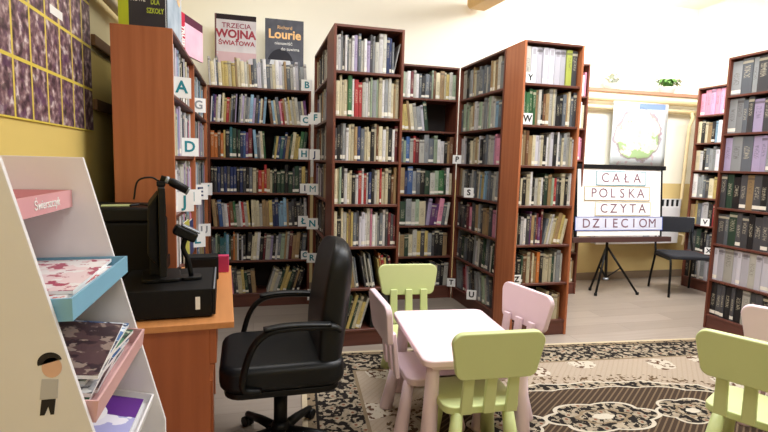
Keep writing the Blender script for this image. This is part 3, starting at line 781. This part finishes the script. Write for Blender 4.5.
# ---------------------------------------------------------------- children's furniture
def cone_leg(name, mat, parent, x0, y0, x1, y1, z1, r0, r1):
    """tapered leg: wide foot at the bottom (x0, y0), narrow top (x1, y1, z1)"""
    bm = bmesh.new()
    tube(bm, [(x0, y0, 0), (x0, y0, .006), (x0+(x1-x0)*.5, y0+(y1-y0)*.5, z1*.5), (x1, y1, z1)], r0, 20, radii=[r0*.93, r0, (r0+r1)/2, r1])
    return from_bm(name, bm, mat, parent)
def kids_chair(name, label, loc, rz, mat, group):
    """seat at .30, back at local -y... back panel stands at y=0, seat extends to +y"""
    t = thing(name, label, 'chair', loc, rz, group)
    bm = bmesh.new()
    out = rrect(0, .175, .37, .33, .06)
    prism(bm, out, .262, .30, axis=2)
    from_bm('seat', bm, mat, t, bevel=.008, seg=3)
    bm = bmesh.new()
    n = 8; z0, z1 = .475, .682; cols = []
    pts = []
    for (sx, sz, a0, r) in ((1, 1, 0, .05), (-1, 1, 90, .05), (-1, -1, 180, .04), (1, -1, 270, .04)):
        w2 = .205 if sz > 0 else .183
        for k in range(n+1):
            a = R(a0+90*k/n)
            cz = z1-r if sz > 0 else z0+r
            pts.append((sx*(w2-r)+r*math.cos(a), cz+r*math.sin(a)))
    prism(bm, pts, -.016, .016, axis=1)
    from_bm('backrest', bm, mat, t, bevel=.007, seg=3).rotation_euler = (R(6), 0, 0)
    t.children[-1].location = (0, .03, 0) if False else (0, .035, 0)
    for sx in (-.105, 0, .105):
        bm = bmesh.new()
        a = [(-.027+sx, .29), (.027+sx, .29), (.023+sx*.98, .52), (-.023+sx*.98, .52)]
        prism(bm, a, -.011, .011, axis=1)
        o = from_bm('back_slat', bm, mat, t, bevel=.005, seg=2); o.rotation_euler = (R(6), 0, 0); o.location = (0, .035, 0)
    for sx in (-1, 1):
        for y0, y1 in ((.02, .065), (.33, .285)):
            cone_leg('leg', mat, t, sx*.15, y0, sx*.12, y1, .27, .037, .026)
    return t
GK = "small children's plastic chairs"
g1 = kids_chair('childrens_chair', 'light green childrens chair in front, its back to the camera', (.99, 1.865, RZ), R(-3), MGRN, GK)
dup(g1, (1.01, 3.09, RZ), R(180-4), 'light green childrens chair at far side of the pink table', GK)
dup(g1, (2.045, 1.545, RZ), R(-63), 'light green childrens chair cut off at the right picture edge', GK)
p1 = kids_chair('childrens_chair', 'pink childrens chair at the left side of the pink table', (.695, 2.40, RZ), R(-91), MPINK, GK)
dup(p1, (1.425, 2.42, RZ), R(99), 'pink childrens chair at right side of table, tucked behind green one', GK)
dup(p1, (2.64, 1.83, RZ), R(-60), 'pink childrens chair at far right, peeping above the green one', GK)
def kids_table():
    t = thing('childrens_table', 'low pale pink childrens table with thick tapered legs on rug', 'table', (1.045, 2.37, RZ), R(-5))
    bm = bmesh.new(); prism(bm, rrect(0, 0, .55, .77, .05), .445, .48, axis=2)
    from_bm('tabletop', bm, MPINKT, t, bevel=.01, seg=3)
    bm = bmesh.new(); prism(bm, rrect(0, 0, .50, .72, .05), .425, .446, axis=2)
    from_bm('apron', bm, MPINK, t, bevel=.004)
    for sx in (-1, 1):
        for sy in (-1, 1): cone_leg('leg', MPINK, t, sx*.235, sy*.345, sx*.215, sy*.325, .43, .042, .03)
kids_table()

# ---------------------------------------------------------------- whiteboard easel with words
def easel():
    t = thing('whiteboard_easel', 'black framed whiteboard on a dark tripod before the yellow wall', 'easel', (3.85, 4.52, 0), R(-1.5))
    lean = Matrix.Rotation(R(-5), 4, 'X')
    def lb(name, mat, b, bev=.003):
        bm = bmesh.new(); box(bm, *b)
        for v in bm.verts: v.co = lean @ (v.co - Vector((0, 0, .62))) + Vector((0, 0, .62))
        return from_bm(name, bm, mat, t, bevel=bev)
    lb('board', MPAP, (-.525, .525, -.01, .008, .64, 1.37))
    lb('top_bar', MBLK, (-.57, .58, -.022, .015, 1.365, 1.41))
    lb('frame_side', MBLK, (-.545, -.522, -.014, .012, .62, 1.37)); lb('frame_side', MBLK, (.522, .545, -.014, .012, .62, 1.37))
    lb('pen_tray', plain('tray_brown', (74, 48, 44), .5), (-.60, .63, -.06, .012, .575, .63))
    lb('marker', MSIL, (.28, .36, -.045, -.03, .631, .645))
    hub = Vector((-.10, .05, .52))
    feet = [(-.28, -.06, .0), (-.19, .16, .0), (.22, -.09, .0)]
    for fx in feet:
        bm = bmesh.new(); tube(bm, [hub, Vector(fx)+Vector((0, 0, .012))], .012, 10)
        o = from_bm('leg', bm, MBLK, t)
        bm = bmesh.new(); tube(bm, [Vector(fx)+Vector((0, 0, 0)), Vector(fx)+Vector((0, 0, .03))], .017, 10); from_bm('rubber_foot', bm, MBLK, o)
    bm = bmesh.new(); tube(bm, [hub+Vector((0, 0, .1)), hub, Vector((-.10, .03, .17))], .015, 10); from_bm('centre_post', bm, MCHR, t)
    bm = bmesh.new(); lathe(bm, [(.0, .145), (.03, .15), (.03, .17), (.0, .175)], 14, -.10, .03); from_bm('collar', bm, MSIL, t)
    for fx in feet:
        bm = bmesh.new(); tube(bm, [(-.10, .03, .17), hub.lerp(Vector(fx), .45)], .007, 8); from_bm('brace', bm, MBLK, t)
    # paper strips with letters, taped on the board
    inkp = plain('marker_plum', (120, 84, 100), .7)
    W0 = Matrix.Translation((3.85, 4.52, 0)) @ Matrix.Rotation(R(-1.5), 4, 'Z') @ Matrix.Translation((0, 0, .62)) @ lean @ Matrix.Translation((0, 0, -.62))
    rows = [('CAŁA', .01, 1.265, .62, .155, (70, 140, 156)), ('POLSKA', -.035, 1.10, .82, .155, (176, 150, 96)), ('CZYTA', .04, .935, .70, .15, (196, 186, 150)), ('DZIECIOM', 0, .775, 1.10, .15, (80, 100, 176))]
    for wtx, cx, cz, w_, h_, bc in rows:
        o = link(bpy.data.objects.new('paper_strip', None)); o.matrix_world = W0 @ Matrix.Translation((cx, -.0165, cz))
        props(o, f'white paper strip reading {wtx} fixed on the whiteboard', 'sign')
        part_box('paper', MPAP if wtx != 'DZIECIOM' else plain('bluish_paper', (214, 218, 236), .8), o, (-w_/2, w_/2, 0, .0015, -h_/2, h_/2), 0)
        mb = plain('strip_border_'+wtx.lower().replace('ł', 'l'), bc, .7)
        bm = bmesh.new(); q = .008
        box(bm, -w_/2, w_/2, -.0005, 0, h_/2-q, h_/2); box(bm, -w_/2, w_/2, -.0005, 0, -h_/2, -h_/2+q)
        box(bm, -w_/2, -w_/2+q, -.0005, 0, -h_/2+q, h_/2-q); box(bm, w_/2-q, w_/2, -.0005, 0, -h_/2+q, h_/2-q)
        from_bm('border', bm, mb, o)
        n = len(wtx)
        for i, ch in enumerate(wtx):
            text_mesh('letter', ch, h_*.92, inkp, o, ((i-(n-1)/2)*w_*.86/n, -.001, 0), sx=1.0, bold=.0004)
easel()

# ---------------------------------------------------------------- visitor chair by the back wall
def visitor_chair():
    t = thing('stacking_chair', 'black upholstered visitor chair beside the whiteboard easel', 'chair', (4.63, 4.42, 0), R(-20))
    MF = plain('black_upholstery', (34, 36, 44), .8, bump=.3)
    bm = bmesh.new(); prism(bm, rrect(0, 0, .44, .42, .07), .41, .455, axis=2); from_bm('seat', bm, MF, t, bevel=.015, seg=3)
    bm = bmesh.new(); pts = arc([(-.225, .25, 0), (-.12, .28, 0), (0, .29, 0), (.12, .28, 0), (.225, .25, 0)], 4)
    z0, z1 = .65, .83
    for a in (0,):
        f = [bm.verts.new((p.x, p.y, z)) for z in (z0, z1) for p in pts]; b_ = [bm.verts.new((p.x, p.y+.035, z)) for z in (z0, z1) for p in pts]
        n = len(pts)
        for i in range(n-1):
            bm.faces.new((f[i], f[i+1], f[n+i+1], f[n+i])); bm.faces.new((b_[i+1], b_[i], b_[n+i], b_[n+i+1]))
            bm.faces.new((f[i], b_[i], b_[i+1], f[i+1])); bm.faces.new((f[n+i+1], b_[n+i+1], b_[n+i], f[n+i]))
        bm.faces.new((f[0], f[n], b_[n], b_[0])); bm.faces.new((f[n-1], b_[n-1], b_[2*n-1], f[2*n-1]))
    from_bm('backrest', bm, MF, t, bevel=.012, seg=3)
    for sx in (-1, 1):
        bm = bmesh.new(); tube(bm, arc([(sx*.19, .27, .70), (sx*.20, .225, .5), (sx*.205, .20, .40), (sx*.22, .24, .15), (sx*.225, .26, 0)], 5), .012, 10); from_bm('rear_leg', bm, MBLK, t)
        bm = bmesh.new(); tube(bm, arc([(sx*.205, .20, .40), (sx*.205, -.1, .40), (sx*.21, -.19, .37), (sx*.225, -.24, 0)], 5), .012, 10); from_bm('front_leg', bm, MBLK, t)
visitor_chair()

# ---------------------------------------------------------------- desk and what stands on it
DR = R(3.0)
def desk():
    t = thing('desk', 'light orange-brown office desk by the left wall', 'desk', (-.79, 1.88, 0), DR)
    part_box('desktop', MDESK, t, (.02, .72, 0, 1.05, .725, .75), .003, 2)
    part_box('side_panel', MDESKS, t, (.04, .63, .03, .05, 0, .725))
    part_box('side_panel', MDESKS, t, (.04, .63, 1.0, 1.02, 0, .725))
    part_box('modesty_panel', MDESKS, t, (.10, .118, .05, 1.0, .12, .725))
    part_box('front_rail', MDESKS, t, (.63, .655, .03, 1.02, .58, .725))
    part_box('lower_rail', MDESKS, t, (.62, .64, .055, .22, .05, .5))
desk()
def pc():
    t = thing('desktop_computer', 'flat black computer case lying on the desk under the monitor', 'computer', (-.50, 1.965, .7502), R(3))
    part_box('case', MBLK2, t, (0, .345, 0, .40, .006, .115), .004, 2)
    part_box('front_bezel', MBLK, t, (.345, .358, .004, .396, .01, .112), .003, 2)
    part_box('sticker', MPAP, t, (.285, .302, -.001, 0, .035, .085), 0)
    part_box('silver_trim', MSIL, t, (.350, .356, .0, .40, .1125, .115), .001)
    bm = bmesh.new()
    for x_ in (.02, .3):
        for y_ in (.03, .35): box(bm, x_, x_+.03, y_, y_+.03, 0, .006)
    from_bm('rubber_foot', bm, MBLK, t)
pc()
def monitor():
    t = thing('monitor', 'black flat monitor seen from its side on the computer case', 'monitor', (-.37, 2.20, .866), R(10))
    bm = bmesh.new(); prism(bm, rrect(0, 0, .15, .21, .03), 0, .015, axis=2); from_bm('stand_base', bm, MBLK, t, bevel=.004)
    bm = bmesh.new(); prism(bm, [(-.045, .015), (-.005, .015), (-.012, .20), (-.04, .20)], -.03, .03); from_bm('stand_neck', bm, MBLK, t, bevel=.004)
    bm = bmesh.new(); box(bm, -.008, .016, -.205, .205, .045, .385); from_bm('bezel', bm, MBLK, t, bevel=.004)
    bm = bmesh.new(); prism(bm, [(-.008, .07), (-.008, .36), (-.045, .31), (-.05, .12)], -.15, .15); from_bm('rear_shell', bm, MBLK2, t, bevel=.01)
    part_box('screen', plain('screen_glass', (10, 11, 14), .12), t, (.0155, .0172, -.188, .188, .065, .37), 0)
monitor()
def clip_lamp():
    t = thing('webcam_lamp', 'small black and silver clip lamp perched on top of the monitor', 'lamp', (-.345, 2.10, 1.2515), R(10))
    part_box('clip', MBLK, t, (-.02, .012, -.02, .02, .001, .02), .002)
    bm = bmesh.new(); tube(bm, arc([(-.01, 0, .02), (-.04, -.005, .035), (-.085, -.01, .02), (-.10, -.01, -.05)], 6), .0035, 8); from_bm('cable', bm, MBLK, t)
    bm = bmesh.new(); tube(bm, [(-.005, .0, .033), (.03, 0, .02), (.034, 0, .018), (.095, .0, -.018)], .014, 16, radii=[.012, .013, .017, .016]); from_bm('barrel', bm, MBLK, t)
    bm = bmesh.new(); tube(bm, [(.012, 0, .0275), (.024, 0, .023)], .0148, 16); from_bm('silver_ring', bm, MSIL, t)
    bm = bmesh.new(); tube(bm, [(.09, 0, -.0155), (.097, 0, -.0195)], .0168, 16); from_bm('silver_ring', bm, MSIL, t)
clip_lamp()
def gadget():
    t = thing('scanner', 'silver and black handheld scanner in a holder beside the monitor', 'scanner', (-.25, 2.165, .866), R(10))
    bm = bmesh.new(); prism(bm, rrect(0, 0, .08, .08, .02), 0, .012, axis=2); from_bm('holder_base', bm, MBLK, t, bevel=.002)
    bm = bmesh.new(); tube(bm, arc([(0, 0, .012), (-.012, 0, .08), (-.03, 0, .13), (-.02, 0, .17)], 5), .01, 10); from_bm('stem', bm, MBLK, t)
    mt = Matrix.Translation((-.01, 0, .195)) @ Matrix.Rotation(R(28), 4, 'Y')
    bm = bmesh.new(); box(bm, -.055, .04, -.03, .03, -.03, .012, mtx=mt); from_bm('head', bm, MBLK, t, bevel=.01, seg=3)
    bm = bmesh.new(); box(bm, -.035, .042, -.026, .026, .0125, .022, mtx=mt); from_bm('silver_cap', bm, MSIL, t, bevel=.006, seg=3)
gadget()
def printer():
    t = thing('printer', 'bulky black printer standing on the desk behind the monitor', 'printer', (-.76, 2.41, .7502), R(1))
    part_box('body', MBLK2, t, (0, .34, 0, .36, 0, .32), .015, 3)
    part_box('lid', MBLK, t, (.005, .335, .005, .355, .3205, .385), .012, 3)
    part_box('paper_slot', MBLK, t, (.3405, .35, .04, .32, .06, .12), .003)
printer()
bm = bmesh.new(); box(bm, 0, .12, 0, .08, 0, .004)
props(from_bm('notepad', bm, plain('pale_green_card', (172, 182, 128), .7), loc=(-.66, 2.46, 1.1365), rot=(0, 0, R(12))), 'pale green card lying on top of the black printer', 'card')
bm = bmesh.new(); tube(bm, arc([(0, 0, .01), (.03, .04, .012), (.07, .03, .01), (.08, .09, .01)], 6), .005, 8)
props(from_bm('cable', bm, MBLK, loc=(-.54, 2.46, 1.133)), 'short black cable lying on the printer lid', 'cable')
def keyboard_box():
    t = thing('speaker', 'small black speaker box standing on desk behind the computer case', 'speaker', (-.33, 2.60, .7505), R(5))
    part_box('cabinet', MBLK2, t, (0, .16, 0, .10, 0, .12), .006, 2)
    part_box('grille', MBLK, t, (.01, .15, -.003, 0, .01, .11), .001)
keyboard_box()
bm = bmesh.new(); prism(bm, [(0, 0), (.07, 0), (.07, .09), (0, .09)], 0, .05)
props(from_bm('paper_box', bm, [plain('magenta_card', (196, 50, 96), .6)], loc=(-.20, 2.78, .7505), bevel=.002), 'small magenta box at the far end of the desk', 'box')

# ---------------------------------------------------------------- office chair
def office_chair():
    t = thing('office_chair', 'black leather swivel office chair with loop armrests at the desk', 'chair', (.125, 2.30, 0), R(1))
    # seat and backrest: smooth cushions
    bm = bmesh.new(); prism(bm, rrect(.0, 0, .54, .50, .09, 5), .385, .50, axis=2)
    from_bm('seat', bm, MLEA, t, bevel=.035, seg=4)
    bm = bmesh.new(); prism(bm, rrect(.0, 0, .50, .46, .08, 5), .355, .386, axis=2); from_bm('seat_pan', bm, MBLK, t, bevel=.008)
    # backrest: profile in xz with curvature, width in y, lofted
    prof = [(.205, .42), (.215, .52), (.225, .62), (.24, .75), (.255, .88), (.27, .97)]
    bm = bmesh.new(); rows = []
    ny = 12
    for k in range(15):
        u = k/14; q = u*(len(prof)-1); i = min(int(q), len(prof)-2); f = q-i
        px = prof[i][0]*(1-f)+prof[i+1][0]*f; pz = .40 + u*.61
        hw = .235*(1-.08*u)
        if u > .8: hw *= math.sqrt(max(.05, 1-((u-.8)/.2)**2*.62))
        th = .052 + .018*math.sin(PI*u)
        if u > .9: th *= 1-(u-.9)*5
        if u < .08: th *= .7+u*3.75
        ring = []
        for j in range(24):
            a = 2*PI*j/24; ca, sa = math.cos(a), math.sin(a)
            e = .55
            xx = px + th*math.copysign(abs(ca)**e, ca) + .03*(sa*sa) * -1
            ring.append(bm.verts.new((xx, hw*math.copysign(abs(sa)**e, sa), pz)))
        rows.append(ring)
    for a, b_ in zip(rows, rows[1:]):
        for j in range(24): bm.faces.new((a[j], a[(j+1) % 24], b_[(j+1) % 24], b_[j]))
    bm.faces.new(rows[0][::-1]); bm.faces.new(rows[-1])
    o = from_bm('backrest', bm, MLEA, t, smooth=True, subd=1)
    for sy in (-1, 1):
        y = sy*.265
        bm = bmesh.new()
        tube(bm, arc([(-.10, y*.94, .40), (-.17, y, .42), (-.165, y, .50), (-.13, y, .60), (-.07, y, .655), (.02, y, .67), (.13, y, .668), (.20, y*.97, .662), (.235, y*.9, .64)], 6), .017, 12, flat=(1.2, .8))
        o = from_bm('armrest', bm, MBLK, t, smooth=True)
        bm = bmesh.new(); tube(bm, arc([(-.09, y, .672), (0, y, .683), (.1, y, .683), (.19, y*.98, .676)], 5), .017, 12, radii=None, flat=(1.5, .5)); from_bm('arm_pad', bm, MLEA, o, smooth=True)
    bm = bmesh.new(); tube(bm, [(0, 0, .10), (0, 0, .25), (0, 0, .251), (0, 0, .37)], .03, 20, radii=[.032, .032, .022, .022]); from_bm('gas_lift', bm, MBLK, t)
    part_box('mechanism', MBLK, t, (-.10, .12, -.06, .06, .335, .36), .004)
    bm = bmesh.new(); tube(bm, [(0, -.06, .35), (0, -.2, .345)], .006, 8); from_bm('lever', bm, MBLK, t)
    bm = bmesh.new(); lathe(bm, [(.04, .06), (.045, .075), (.045, .11), (.034, .13)], 20); hub = from_bm('base_hub', bm, MBLK, t)
    for k in range(5):
        a = R(52+72*k); c_, s_ = math.cos(a), math.sin(a)
        bm = bmesh.new(); tube(bm, [(c_*.03, s_*.03, .08), (c_*.15, s_*.15, .075), (c_*.27, s_*.27, .062)], .022, 10, radii=[.026, .022, .016])
        arm = from_bm('base_leg', bm, MBLK, t)
        bm = bmesh.new()
        for off in (-.014, .014):
            p0 = Vector((c_*.27, s_*.27, .026)) + Vector((-s_, c_, 0))*(off-.008); p1 = Vector((c_*.27, s_*.27, .026)) + Vector((-s_, c_, 0))*(off+.008)
            tube(bm, [p0, p1], .026, 16)
        tube(bm, [(c_*.27, s_*.27, .026), (c_*.27, s_*.27, .066)], .007, 8)
        from_bm('caster', bm, MBLK, arm, loc=(0, 0, .0084 if c_*.27+.125 > .16 else 0))
office_chair()

# ---------------------------------------------------------------- magazine rack on the left
RK = thing('magazine_rack', 'white slanted magazine rack with coloured trays in left foreground', 'rack', (0, 0, 0))
RP = [(-.76, 0), (-.25, 0), (-.25, .60), (-.44, 1.36), (-.76, 1.36)]
Y0, Y1 = 1.045, 1.50
bm = bmesh.new(); prism(bm, RP, Y0-.006, Y0+.006); from_bm('side_panel', bm, MWHT, RK, bevel=.002)
bm = bmesh.new(); prism(bm, RP, Y1-.006, Y1+.006); from_bm('side_panel', bm, MWHT, RK, bevel=.002)
bm = bmesh.new(); prism(bm, [(-.755, .05), (-.74, .05), (-.66, 1.33), (-.675, 1.33)], Y0+.007, Y1-.007); from_bm('back_panel', bm, MGREY, RK)
part_box('bottom_shelf', MWHT, RK, (-.73, -.26, Y0+.0065, Y1-.0065, .04, .055))
def tray(name, mat, xf, z, dx, lip, label, tilt=0):
    bm = bmesh.new(); a, b_ = Y0+.009, Y1-.009; th = .005
    x0 = xf-dx
    mt = Matrix.Translation((xf, 0, z)) @ Matrix.Rotation(R(tilt), 4, 'Y') @ Matrix.Translation((-xf, 0, -z))
    box(bm, x0, xf, a, b_, z, z+th, mtx=mt); box(bm, xf-th, xf, a, b_, z+th, z+lip, mtx=mt)
    box(bm, x0, xf-th, a, a+th, z+th, z+lip, mtx=mt); box(bm, x0, xf-th, b_-th, b_, z+th, z+lip, mtx=mt); box(bm, x0, x0+th, a+th, b_-th, z+th, z+lip*1.2, mtx=mt)
    o = from_bm(name, bm, mat, RK); o['label'] = label; return mt
tray('tray', MPTRAY, -.468, 1.228, .2, .045, 'pink top tray')
tray('tray', MBLUE, -.338, 1.046, .34, .045, 'blue tray')
tray('tray', plain('rose_tray_plastic', (222, 176, 174), .45), -.305, .835, .34, .045, 'dusty pink tray', 8)
tray('tray', MWHT, -.285, .655, .36, .03, 'white bottom tray', 14)
text_mesh('tray_text', 'Świerszczyk', .03, MPAP, RK, (-.467, Y0+.28, 1.25), rot=(PI/2, 0, PI/2))
def mag_mat(name, ca, cb, cc, sc=15):
    def fn(x, tc, X, Z, Y):
        n = x.noise(tc, sc, 3); n2 = x.noise(x.mapping(tc, loc=(4, 2, 1)), sc*2.2, 3)
        c = x.mix(x.step(n, .5), lin(ca), lin(cb)); return x.mix(x.step(n2, .58), c, lin(cc))
    return cover(name, fn, .3)
def magazine(label, x, y, z, mat, w_=.21, l=.29, th=.006, rz=0, tilt=0):
    t = thing('magazine', label, 'magazine', (x, y, z), rz, 'magazines in the white rack'); t.rotation_euler = (Matrix.Rotation(R(tilt), 3, 'Y') @ Matrix.Rotation(rz, 3, 'Z')).to_euler()
    part_box('cover', mat, t, (-w_/2, w_/2, -l/2, l/2, th-.001, th), 0)
    part_box('pages', MPAP, t, (-w_/2, w_/2, -l/2, l/2, 0, th-.001), 0)
YM = (Y0+Y1)/2
MG = [('white magazine with pink print', (240, 236, 234), (236, 214, 214), (176, 70, 96)), ('white magazine with red print', (236, 232, 230), (222, 226, 232), (190, 60, 60)),
      ('pale magazine with dark picture', (214, 210, 206), (240, 238, 234), (84, 58, 66)), ('dark brown magazine', (60, 42, 48), (88, 64, 66), (150, 130, 120)),
      ('blue and white magazine', (70, 110, 160), (220, 228, 236), (40, 50, 80)), ('green and dark magazine', (60, 110, 84), (38, 50, 46), (180, 190, 170)),
      ('purple and white comic magazine', (86, 44, 128), (226, 224, 236), (130, 200, 170)), ('grey magazine', (160, 160, 164), (206, 206, 206), (90, 90, 96))]
MM = [mag_mat('magazine_cover_%s' % m[0].split()[0], *m[1:]) for m in MG]
for j in range(4):
    magazine(MG[(j*2) % 3][0] + (' lowest', ' second from below', ' third from below', ' topmost')[j] + ' of the pile in the blue tray', -.47-.004*j, YM+(-.03, .02, -.01, .035)[j], 1.0525+.0085*j, MM[(j*2) % 3], th=.008, rz=R((0, 4, -3, 2)[j]), w_=.225, l=.34)
for j in range(7):
    k = (5, 3, 4, 7, 5, 4, 3)[j]; a = R(8)
    magazine(MG[k][0] + (' lowest', ' second from below', ' third from below', ' middle', ' fifth from below', ' second from top', ' topmost')[j] + ' of the pile in the dusty pink tray',
             -.455+.0095*j*math.sin(a), YM+(-.02, .03, .0, -.03, .02, .03, -.01)[j], .835+.0062+.0095*j*math.cos(a)+.155*math.sin(a)+.0015, MM[k], th=.009, rz=R((0, 3, -2, 4, -4, 2, 5)[j]), tilt=8, w_=.24, l=.33)
def comic(x, tc, X, Z, Y):
    n = x.noise(tc, 11, 3)
    c = x.mix(x.step(n, .5), lin((228, 226, 238)), lin((168, 168, 214)))
    c = x.mix(x.m('GREATER_THAN', x.m('ADD', Y, x.m('MULTIPLY', n, .05)), .075), c, lin((92, 40, 130)))
    d = x.m('SQRT', x.m('ADD', x.m('POWER', X, 2), x.m('POWER', x.m('SUBTRACT', Y, .05), 2)))
    c = x.mix(x.m('LESS_THAN', d, .06), c, lin((238, 236, 240))); c = x.mix(x.m('LESS_THAN', d, .02), c, lin((120, 40, 60)))
    return x.mix(x.m('LESS_THAN', x.m('ADD', Y, x.m('MULTIPLY', X, .3)), -.08), c, lin((110, 200, 160)))
magazine('purple, white and mint childrens magazine lying in the bottom white tray', -.43, YM+.045, .7035, cover('comic_cover', comic, .3), w_=.26, l=.31, th=.008, tilt=14, rz=0)
# simple cartoon child printed on the near side panel
def decal(name, mat, pts):
    bm = bmesh.new(); prism(bm, pts, Y0-.0072, Y0-.0064); from_bm(name, bm, mat, RK)
def blob(cx, cz, rx, rz_, n=20, a0=0, a1=360): return [(cx+rx*math.cos(R(a0+(a1-a0)*k/n)), cz+rz_*math.sin(R(a0+(a1-a0)*k/n))) for k in range(n+(a1-a0 < 360))]
MSK = plain('print_skin', (232, 190, 168), .6)
decal('printed_face', MSK, blob(-.372, .962, .017, .02))
decal('printed_hair', MINK, blob(-.375, .972, .021, .02, 16, 15, 195))
decal('printed_shirt', MGREY, [(-.39, .94), (-.362, .938), (-.365, .90), (-.395, .90)])
decal('printed_trousers', MINK, [(-.392, .899), (-.368, .899), (-.372, .868), (-.378, .868), (-.381, .885), (-.388, .868), (-.396, .868)])
decal('printed_head', MINK, blob(-.335, .80, .018, .014, 16, 0, 180))
decal('printed_head_face', MSK, blob(-.335, .792, .015, .012))
